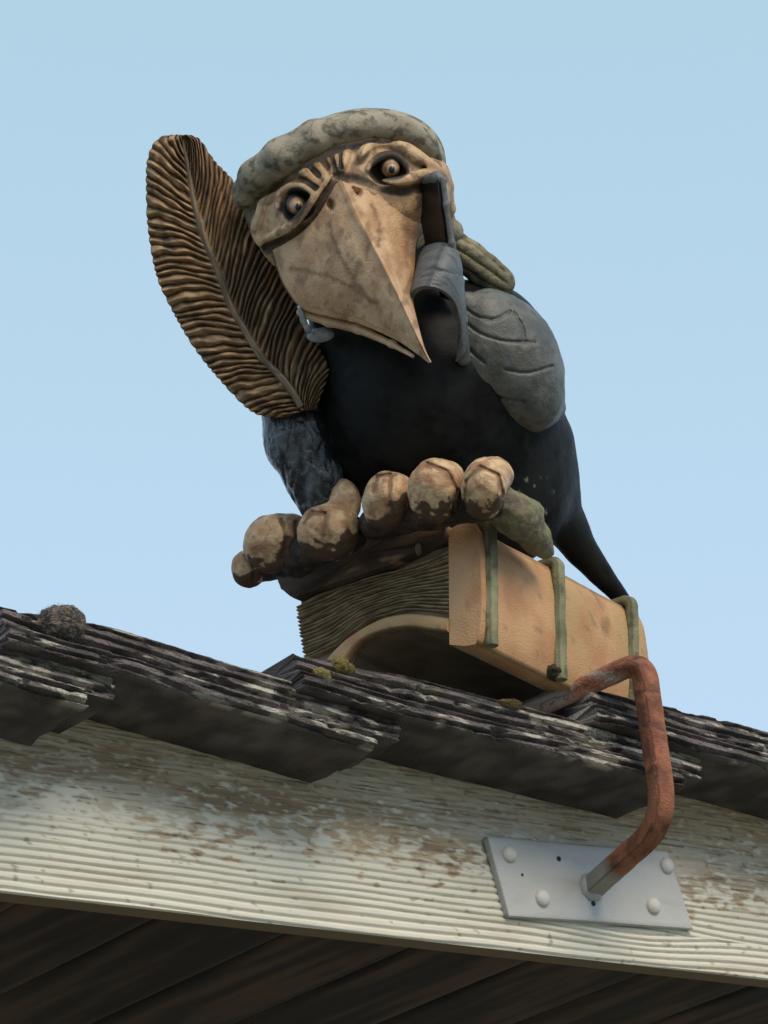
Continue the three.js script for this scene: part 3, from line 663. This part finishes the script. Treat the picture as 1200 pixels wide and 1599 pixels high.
      pt(lerp(E2[0], mx, .5), lerp(E2[1], my, .5) + 3 * w, lerp(E2[2], mz, .6), 0); pt(mx, my, mz, 0); pt(lerp(L[0], mx, .5), lerp(L[1], my, .5) - 6 * w, lerp(L[2], mz, .6), 0);
      rings.push(r); cc.push(c);
    }
    const bk = add('beak', loft(rings, (i, j) => cc[i][j]), M.clay, statue, 'long downward tan clay beak with a sharp ridge and two nostrils');
    const lm = (x, y, z) => caps(x, y, z, [[470, 488, 130, 7], [515, 502, 158, 8], [560, 513, 194, 7.5], [612, 537, 244, 5], [645, 556, 288, 3]], 8) + fbm(x * .06, y * .06, z * .06, 2);
    add('lower_mandible', net(lm, [440, 465, 100], [670, 580, 305], 2, (x, y, z) => mix3([.46, .275, .15], [.61, .41, .245], sst(-.25, .25, fbm(x * .022, y * .022, z * .022, 4)))), M.clay, bk);
  }
  // toes
  const zt = (x) => 256 - (748 - x) * .74;
  const toeCol = (cr, tips) => (x, y, z) => {
    const n = fbm(x * .05, y * .05, z * .05, 4);
    let c = mix3([.47, .295, .16], [.63, .46, .28], sst(-.2, .25, n + .3 * fbm(x * .14, y * .14, z * .14, 2)));
    c = mix3(c, [.31, .155, .085], sst(-.04, .24, fbm(x * .035 + 6, y * .035, z * .035, 3)) * .75);
    let q = 1e9; for (const l of cr) q = Math.min(q, pl2(x, y, l));
    c = mix3(c, [.20, .10, .055], (1 - sst(1, 6, q + 10 * n)) * .7);
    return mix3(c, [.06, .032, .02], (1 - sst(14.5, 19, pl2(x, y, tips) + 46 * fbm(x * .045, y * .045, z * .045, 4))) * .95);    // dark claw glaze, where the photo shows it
  };
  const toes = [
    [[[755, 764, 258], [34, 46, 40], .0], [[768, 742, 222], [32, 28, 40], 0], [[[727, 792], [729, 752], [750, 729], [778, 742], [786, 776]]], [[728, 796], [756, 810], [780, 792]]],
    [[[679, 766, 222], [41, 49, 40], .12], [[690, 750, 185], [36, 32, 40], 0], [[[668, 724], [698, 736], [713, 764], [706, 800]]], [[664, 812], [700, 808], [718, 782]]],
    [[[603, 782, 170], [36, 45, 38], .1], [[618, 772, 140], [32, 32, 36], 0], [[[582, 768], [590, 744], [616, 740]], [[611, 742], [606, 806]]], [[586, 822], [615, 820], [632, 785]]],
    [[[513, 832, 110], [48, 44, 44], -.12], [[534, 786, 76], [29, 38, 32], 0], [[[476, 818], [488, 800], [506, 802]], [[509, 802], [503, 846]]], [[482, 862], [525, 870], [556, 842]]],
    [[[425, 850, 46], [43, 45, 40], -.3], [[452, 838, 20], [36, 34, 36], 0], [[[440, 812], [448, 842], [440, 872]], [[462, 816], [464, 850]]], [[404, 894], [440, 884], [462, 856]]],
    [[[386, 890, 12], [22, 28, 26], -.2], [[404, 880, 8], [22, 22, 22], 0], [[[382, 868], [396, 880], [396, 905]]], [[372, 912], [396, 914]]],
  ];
  const foot = (pts, lo, hi) => add('foot', net((x, y, z) => caps(x, y, z, pts, 16) + 4 * fbm(x * .04, y * .04, z * .04, 3), lo, hi, 3, (x, y, z) => mix3([.016, .011, .008], [.07, .043, .028], sst(-.15, .3, fbm(x * .05, y * .05, z * .05, 4)))), M.clay, statue, 'dark brown glazed foot under the pale toes');
  foot([[586, 818, 128, 26], [680, 796, 184, 28], [770, 786, 222, 26]], [530, 750, 60], [830, 880, 290]);
  foot([[408, 890, 6, 20], [460, 870, 44, 30], [545, 833, 96, 30]], [370, 780, -50], [610, 930, 160]);
  for (const [a, b, cr, tips] of toes) {
    const f = (x, y, z) => {
      let d = smin(ell(x, y, z, ...a), ell(x, y, z, ...b), 18);
      if (z > a[0][2] - 10) for (const l of cr) d += 4.2 * (1 - sst(.5, 4.5, pl2(x, y, l)));
      d = smax(d, ((z - a[0][2]) * .86 + (y - a[0][1]) * .42 + (x - a[0][0]) * -.18) - a[1][2] * .80, 9);
      return d - 1.5 + 4.0 * fbm(x * .035, y * .035, z * .035, 3) + .8 * fbm(x * .12, y * .12, z * .12, 2);
    };
    const c = a[0], r = 78;
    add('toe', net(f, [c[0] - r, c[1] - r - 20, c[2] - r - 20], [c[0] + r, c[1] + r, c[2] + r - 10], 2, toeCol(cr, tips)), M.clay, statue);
  }
  // heel with moss, behind the last toe on the book's top
  const heel = (x, y, z) => smin(caps(x, y, z, [[775, 782, 215, 30], [806, 806, 190, 32], [838, 842, 140, 22], [852, 860, 118, 14]], 14), ell(x, y, z, [818, 800, 160], [32, 24, 30]), 14) + 4 * fbm(x * .06, y * .06, z * .06, 3);
  add('heel', net(heel, [720, 730, 70], [880, 890, 260], 2.2, (x, y, z) => mix3(mix3([.12, .10, .07], [.21, .17, .115], sst(-.2, .3, fbm(x * .05, y * .05, z * .05, 3))), mix3([.12, .13, .06], [.24, .24, .12], clamp(.5 + fbm(x * .2, y * .2, z * .2, 2))), sst(0, .2, fbm(x * .06, y * .06, z * .06 + 4, 4) + (x - 810) * .003))), M.bisque, statue, 'mossy brown heel of the foot');
}
{ // ---- book
  const clayC = (p, k = 0) => {
    const x = p.x * 40, y = p.y * 40, z = p.z * 40, n = fbm(x * .6, y * .6, z * .6, 4);
    let c = mix3([.45, .235, .115], [.56, .335, .175], sst(-.25, .25, n));
    const yel = sst(-.02, .22, fbm(x * .35 + 4, y * .35, z * .35, 3) + k); c = mix3(c, [.45, .30, .145], yel * .8);
    c = mix3(c, [.19, .14, .08], sst(.20, .36, fbm(x * 1.9, y * 1.9, z * 1.9, 4) + .5 * k) * .6);
    return c;
  };
  const arch = [[748, 1000], [724, 993], [700, 988], [670, 984], [640, 980], [610, 984], [580, 994], [559, 1008], [547, 1023], [541, 1036]].map(q => endPt(...q));
  const foot = endPt(474, 1040)[1] - .022, aL = endPt(472, 1020)[0];
  const book = new THREE.Group(); book.name = 'book'; book.position.copy(V3(0, 0, 0)); book.userData.label = 'thick closed clay book with ribbed spine and arched hollow base'; statue.add(book);
  const prism = (out, s0, s1, n, colour) => loft(Array.from({ length: n + 1 }, (_, i) => out.map(q => BK(q[0], q[1], lerp(s0, s1, i / n)))), (i, j, p) => colour(p));
  const dens = (pts, d = .006) => { const o = []; for (let i = 0; i < pts.length; i++) { const a = pts[i], b = pts[(i + 1) % pts.length], n = Math.max(1, Math.round(Math.hypot(b[0] - a[0], b[1] - a[1]) / d)); for (let k = 0; k < n; k++) o.push([lerp(a[0], b[0], k / n), lerp(a[1], b[1], k / n)]); } return o; };
  // spine: thick rounded clay back, its near end flush with the book's end
  const tk = endPt(702, 985)[0];
  { const n = 70, rings = [], b0 = spinePt(748, 1003)[1];
    for (let i = 0; i <= n; i++) {
      const s = LS * i / n, r = [], e = Math.max(0, (i / n - .93) / .07), near = 1 - sst(0, .012, s), sh = .014 * e * e;
      const top = HT - .003 - .006 * (1 - near) - sh * .5, bot = -.001 + .005 * sst(LS * .6, LS, s);
      for (let j = 0; j <= 26; j++) { const t = j / 26, y = lerp(bot, top, t), rd = Math.pow(Math.abs(t - .5) * 2, 6) * .005, b = -.003 * Math.sin(t * Math.PI) - .0025 * fbm(s * 22, y * 22, 3, 3) + rd + sh * .6; r.push(BK(b - .001, y, s)); }
      r.push(BK(tk * .5, top + .001, s), BK(tk, top, s));
      for (let j = 1; j < 14; j++) r.push(BK(tk, lerp(top, bot + .006, j / 14), s));
      r.push(BK(tk, bot + .008, s), BK(tk * .5, bot + .002, s)); rings.push(r);
    }
    add('spine', loft(rings, (i, j, p) => clayC(p, .25 * (i / n - .45))), M.bisque, book, 'orange clay spine of the book');
  }
  // page block with the arched tunnel under it
  { const out = [[tk + .0005, HT - .016], [tk + .0005, arch[2][1] + .010], ...arch.slice(3).map(q => [q[0], q[1] + .001]), [arch[9][0] + .001, foot], [aL - .002, foot], [aL + .001, endPt(466, 980)[1]], [LP - .003, endPt(461, 945)[1]], [LP - .003, HT - .016]];
    add('page_block', prism(dens(out), .006, LS - .012, 24, (p) => { const n = fbm(p.x * 30, p.y * 60, p.z * 30, 3); return mix3([.15, .115, .07], [.24, .19, .12], sst(-.2, .3, n)); }), M.bisque, book, 'dark brown page block'); }
  // page edges: each incised leaf line on the end face as a ridge of its own
  { const upper = curve([[461, 944], [505, 924], [545, 909], [600, 894], [650, 880], [701, 858]]), lowc = curve([[474, 1032], [520, 1012], [552, 984], [590, 964], [640, 952], [701, 958]]);
    const NP = 15, na = 90;
    for (let k = 0; k < NP; k++) {
      const rings = []; const kk = rnd() * 20;
      for (let i = 0; i <= na; i++) {
        const t = i / na, u = upper(t), l = lowc(t);
        const fy = (q) => { const sag = q + .0; return [lerp(u[0], l[0], sag), lerp(u[1], l[1], sag)]; };
        const w = .22 * noise(t * 5, k * 1.7, 3) / NP, f0 = (k + .10) / NP + w, f1 = (k + .78) / NP + .16 * noise(t * 6, k * 2.3, 9) / NP + w, r = [];
        const a = endPt(...fy(f0)), b = endPt(...fy(f1)), pro = .0058 + .0035 * noise(t * 8, k, 5) ;
        const m = [(a[0] + b[0]) / 2, (a[1] + b[1]) / 2];
        r.push(BK(a[0], a[1], .0065), BK(lerp(a[0], m[0], .3), lerp(a[1], m[1], .3), .006 - pro * .8), BK(m[0], m[1], .006 - pro), BK(lerp(b[0], m[0], .3), lerp(b[1], m[1], .3), .006 - pro * .8), BK(b[0], b[1], .0065), BK(m[0], m[1], .009));
        rings.push(r);
      }
      add('page', loft(rings, (i, j, p) => mix3([.27, .20, .115], [.47, .365, .23], sst(-.2, .25, fbm(p.x * 60, p.y * 90, p.z * 60 + kk, 3)))), M.bisque, book);
    } }
  // arch rim
  { const inn = curve([[701, 987], [670, 983], [640, 979], [610, 983], [580, 993], [559, 1007], [547, 1022], [541, 1034]]), ou = curve([[701, 966], [670, 961], [640, 959], [610, 963], [586, 972], [556, 990], [529, 1011], [510, 1032]]), rings = [];
    for (let i = 0; i <= 50; i++) { const a = endPt(...inn(i / 50)), b = endPt(...ou(i / 50)), r = []; const bm = .0012 * noise(i * .15, 2, 2);
      r.push(BK(a[0], a[1], .010), BK(a[0], a[1], -.001), BK(lerp(a[0], b[0], .12), lerp(a[1], b[1], .12), -.003 + bm), BK(lerp(a[0], b[0], .5), lerp(a[1], b[1], .5), -.0036 + bm), BK(lerp(a[0], b[0], .88), lerp(a[1], b[1], .88), -.003 + bm), BK(b[0], b[1], -.001), BK(b[0], b[1], .010)); rings.push(r); }
    add('arch_rim', loft(rings, (i, j, p) => clayC(p, .12)), M.bisque, book, 'pale orange rim of the arched opening'); }
  // cover board, overhanging the pages at the top and turned over the far edge
  { const rings = [], n = 40; const ov = .012;
    const lo = [[-.004, HT - .004], [tk, endPt(702, 842)[1]], [lerp(tk, LP, .35), endPt(622, 884)[1]], [lerp(tk, LP, .7), endPt(530, 913)[1]], [LP - .004, endPt(463, 938)[1]], [LP + .012, endPt(440, 925)[1]], [LP + .017, endPt(428, 912)[1]]].map((q, i) => i === 0 ? [tk - .001, HT - .008] : q);
    const hi = [[LP + .017, HT + .012], [LP * .75, HT + .022], [LP * .45, HT + .022], [tk + .02, HT + .014], [tk, HT + .001], [tk - .001, HT - .003]];
    const out = dens([...lo, ...hi], .005);
    for (let i = 0; i <= n; i++) { const s = lerp(-ov * .6, LS - .008, i / n); rings.push(out.map(q => { const w = .0025 * fbm(q[0] * 40, q[1] * 40, s * 40, 3); return BK(q[0], q[1] + w, s + (i === 0 ? 2 * w : 0)); })); }
    add('cover', loft(rings, (i, j, p) => { const n = fbm(p.x * 25, p.y * 50, p.z * 25, 4); let c = mix3([.055, .036, .024], [.13, .088, .057], sst(-.2, .3, n)); return mix3(c, [.44, .25, .13], sst(.22, .34, fbm(p.x * 40 + 2, p.y * 60, p.z * 40, 3)) * .7); }), M.bisque, book, 'dark brown glazed cover overhanging the pages'); }
  { const q = onPlane(654, 858, A0.clone().addScaledVector(SP, -.007), SP), g = new THREE.SphereGeometry(.0062, 16, 10), c = []; g.scale(1, 1, .5); for (let i = 0; i < g.attributes.position.count; i++) c.push(.20, .155, .10); g.setAttribute('color', new THREE.Float32BufferAttribute(c, 3)); g.rotateY(PS); g.translate(q.x, q.y, q.z); add('stud', g, M.bisque, book); }
  // raised bands across the spine
  for (const [x, yb, hgt] of [[762, 1000, 1], [868, 1056, 1], [981, 1020, 1]]) {
    const s = spinePt(x, 940)[0], n = 46, rings = [], path = [], bot = x > 900 ? .008 : .0, top = HT - (x > 800 ? .010 : .005), k = x;
    for (let i = 0; i <= n; i++) { const t = i / n; path.push([-.004, lerp(bot, top, t)]); }
    for (let i = 1; i <= 10; i++) { const an = i / 10 * Math.PI / 2; path.push([-.004 + .010 * (1 - Math.cos(an)), top + .007 * Math.sin(an)]); } path.push([tk * .8, top + .0065], [tk + .01, top + .004]);
    for (let i = 0; i < path.length; i++) {
      const a = path[Math.max(i - 1, 0)], b = path[Math.min(i + 1, path.length - 1)], tx = b[0] - a[0], ty = b[1] - a[1], tl = Math.hypot(tx, ty), r = [];
      const w = .0072 * (1 + .13 * noise(i * .25, k, 2)) * (i === 0 ? .8 : 1), h = .0062 * (1 + .16 * noise(i * .3, k, 8));
      for (let j = 0; j < 16; j++) { const an = j / 16 * 2 * Math.PI, c = Math.cos(an), sn = Math.sin(an); r.push(BK(path[i][0] - ty / tl * sn * h, path[i][1] + tx / tl * sn * h, s + c * w + .0012 * noise(i * .12, k, 5))); }
      rings.push(r);
    }
    add('spine_band', loft(rings, (i, j, p) => { const n = fbm(p.x * 50, p.y * 30, p.z * 50, 4); let c = mix3([.145, .15, .085], [.25, .25, .155], sst(-.25, .25, n)); return mix3(c, [.06, .05, .035], sst(.08, .3, fbm(p.x * 90 + 3, p.y * 60, p.z * 90, 3)) * .8); }), M.bisque, book, 'raised mossy green band across the spine');
  }
  { // dark broken clay at the foot of the middle band
    const q = spinePt(866, 1050), g = new THREE.IcosahedronGeometry(.011, 4), p = g.attributes.position, c = []; for (let i = 0; i < p.count; i++) { const n = 1 + .5 * fbm(p.getX(i) * 120, p.getY(i) * 120, p.getZ(i) * 120, 3); p.setXYZ(i, p.getX(i) * n, p.getY(i) * n * .7, p.getZ(i) * n); c.push(.06, .055, .035); }
    g.setAttribute('color', new THREE.Float32BufferAttribute(c, 3)); g.computeVertexNormals(); const w = BK(.002, q[1], q[0]); g.translate(w.x, w.y, w.z); add('moss_crust', g, M.moss, book); }
}

// ================================================================ MOSS
function mossClump(name, centre, r, cols, strands, label, group, flat = .8) {
  const root = thing(name, centre.clone().add(V3(0, -r * .6, 0)), label, 'moss', group);
  const g = new THREE.IcosahedronGeometry(r, 24), p = g.attributes.position, c = [], k = centre.x * 50;
  for (let i = 0; i < p.count; i++) {
    const x = p.getX(i) / r, y = p.getY(i) / r, z = p.getZ(i) / r, n = 1 + .35 * fbm(x * 1.5 + k, y * 1.5, z * 1.5, 3) + .16 * fbm(x * 7 + k, y * 7, z * 7, 3);
    p.setXYZ(i, x * r * n, y * r * n * flat, z * r * n); c.push(...mix3(cols[0], cols[1], sst(-.3, .3, fbm(x * 5 + k, y * 5, z * 5, 3))));
  }
  g.setAttribute('color', new THREE.Float32BufferAttribute(c, 3)); g.computeVertexNormals(); g.translate(centre.x, centre.y, centre.z);
  add('cushion', g, M.moss, root);
  if (strands) {
    const pos = [], col = [], idx = [];
    for (let i = 0; i < strands; i++) {
      const u = rnd() * 2 - 1, th = rnd() * 6.283, s = Math.sqrt(1 - u * u), d = V3(s * Math.cos(th), u, s * Math.sin(th)), o = V3(d.x * r, d.y * r * flat, d.z * r).multiplyScalar(.97).add(centre);
      const t = V3(rnd() - .5, rnd() - .5, rnd() - .5).normalize(), l = r * (.08 + .13 * rnd() + (rnd() < .01 ? .3 : 0)), w = r * .016, e = o.clone().addScaledVector(d, l).addScaledVector(t, l * .6), b = pos.length / 3;
      for (const q of [o.clone().addScaledVector(t, w), o.clone().addScaledVector(t, -w), e]) pos.push(q.x, q.y, q.z);
      const cc = sc3(mix3(cols[0], cols[1], rnd()), 1.15); for (let j = 0; j < 3; j++) col.push(...cc); idx.push(b, b + 1, b + 2);
    }
    const sg = new THREE.BufferGeometry(); sg.setAttribute('position', new THREE.Float32BufferAttribute(pos, 3)); sg.setAttribute('color', new THREE.Float32BufferAttribute(col, 3)); sg.setIndex(idx); sg.computeVertexNormals(); boxUV(sg);
    const o = add('strands', sg, M.moss, root); o.userData.kind = 'stuff';
  }
}
mossClump('moss_clump', onZ(95, 976, ZE - .016), .0205, [[.10, .085, .075], [.23, .20, .18]], 1500, 'round grey brown moss cushion on the verge tile away from the statue', undefined, .78);
for (const [x, y, r] of [[500, 1057, .010], [531, 1039, .009], [545, 1045, .006]]) mossClump('lichen_tuft' + (x === 500 ? '' : x === 531 ? '_001' : '_002'), onZ(x, y, ZE - .018), r, [[.24, .20, .06], [.46, .38, .14]], 120, r === .010 ? 'largest yellow lichen tuft on the tile below the foot of the arch' : r === .009 ? 'middle sized yellow lichen tuft touching the pale arch rim' : 'smallest yellow lichen tuft beside the pale arch rim', 'yellow lichen at the arch foot');
mossClump('lichen_patch', onZ(794, 1101, ZE - .02), .012, [[.30, .22, .09], [.50, .38, .18]], 160, 'flat yellow lichen patch on the tile by the end of the rusty bar', undefined, .35);

renderer.render(scene, camera);
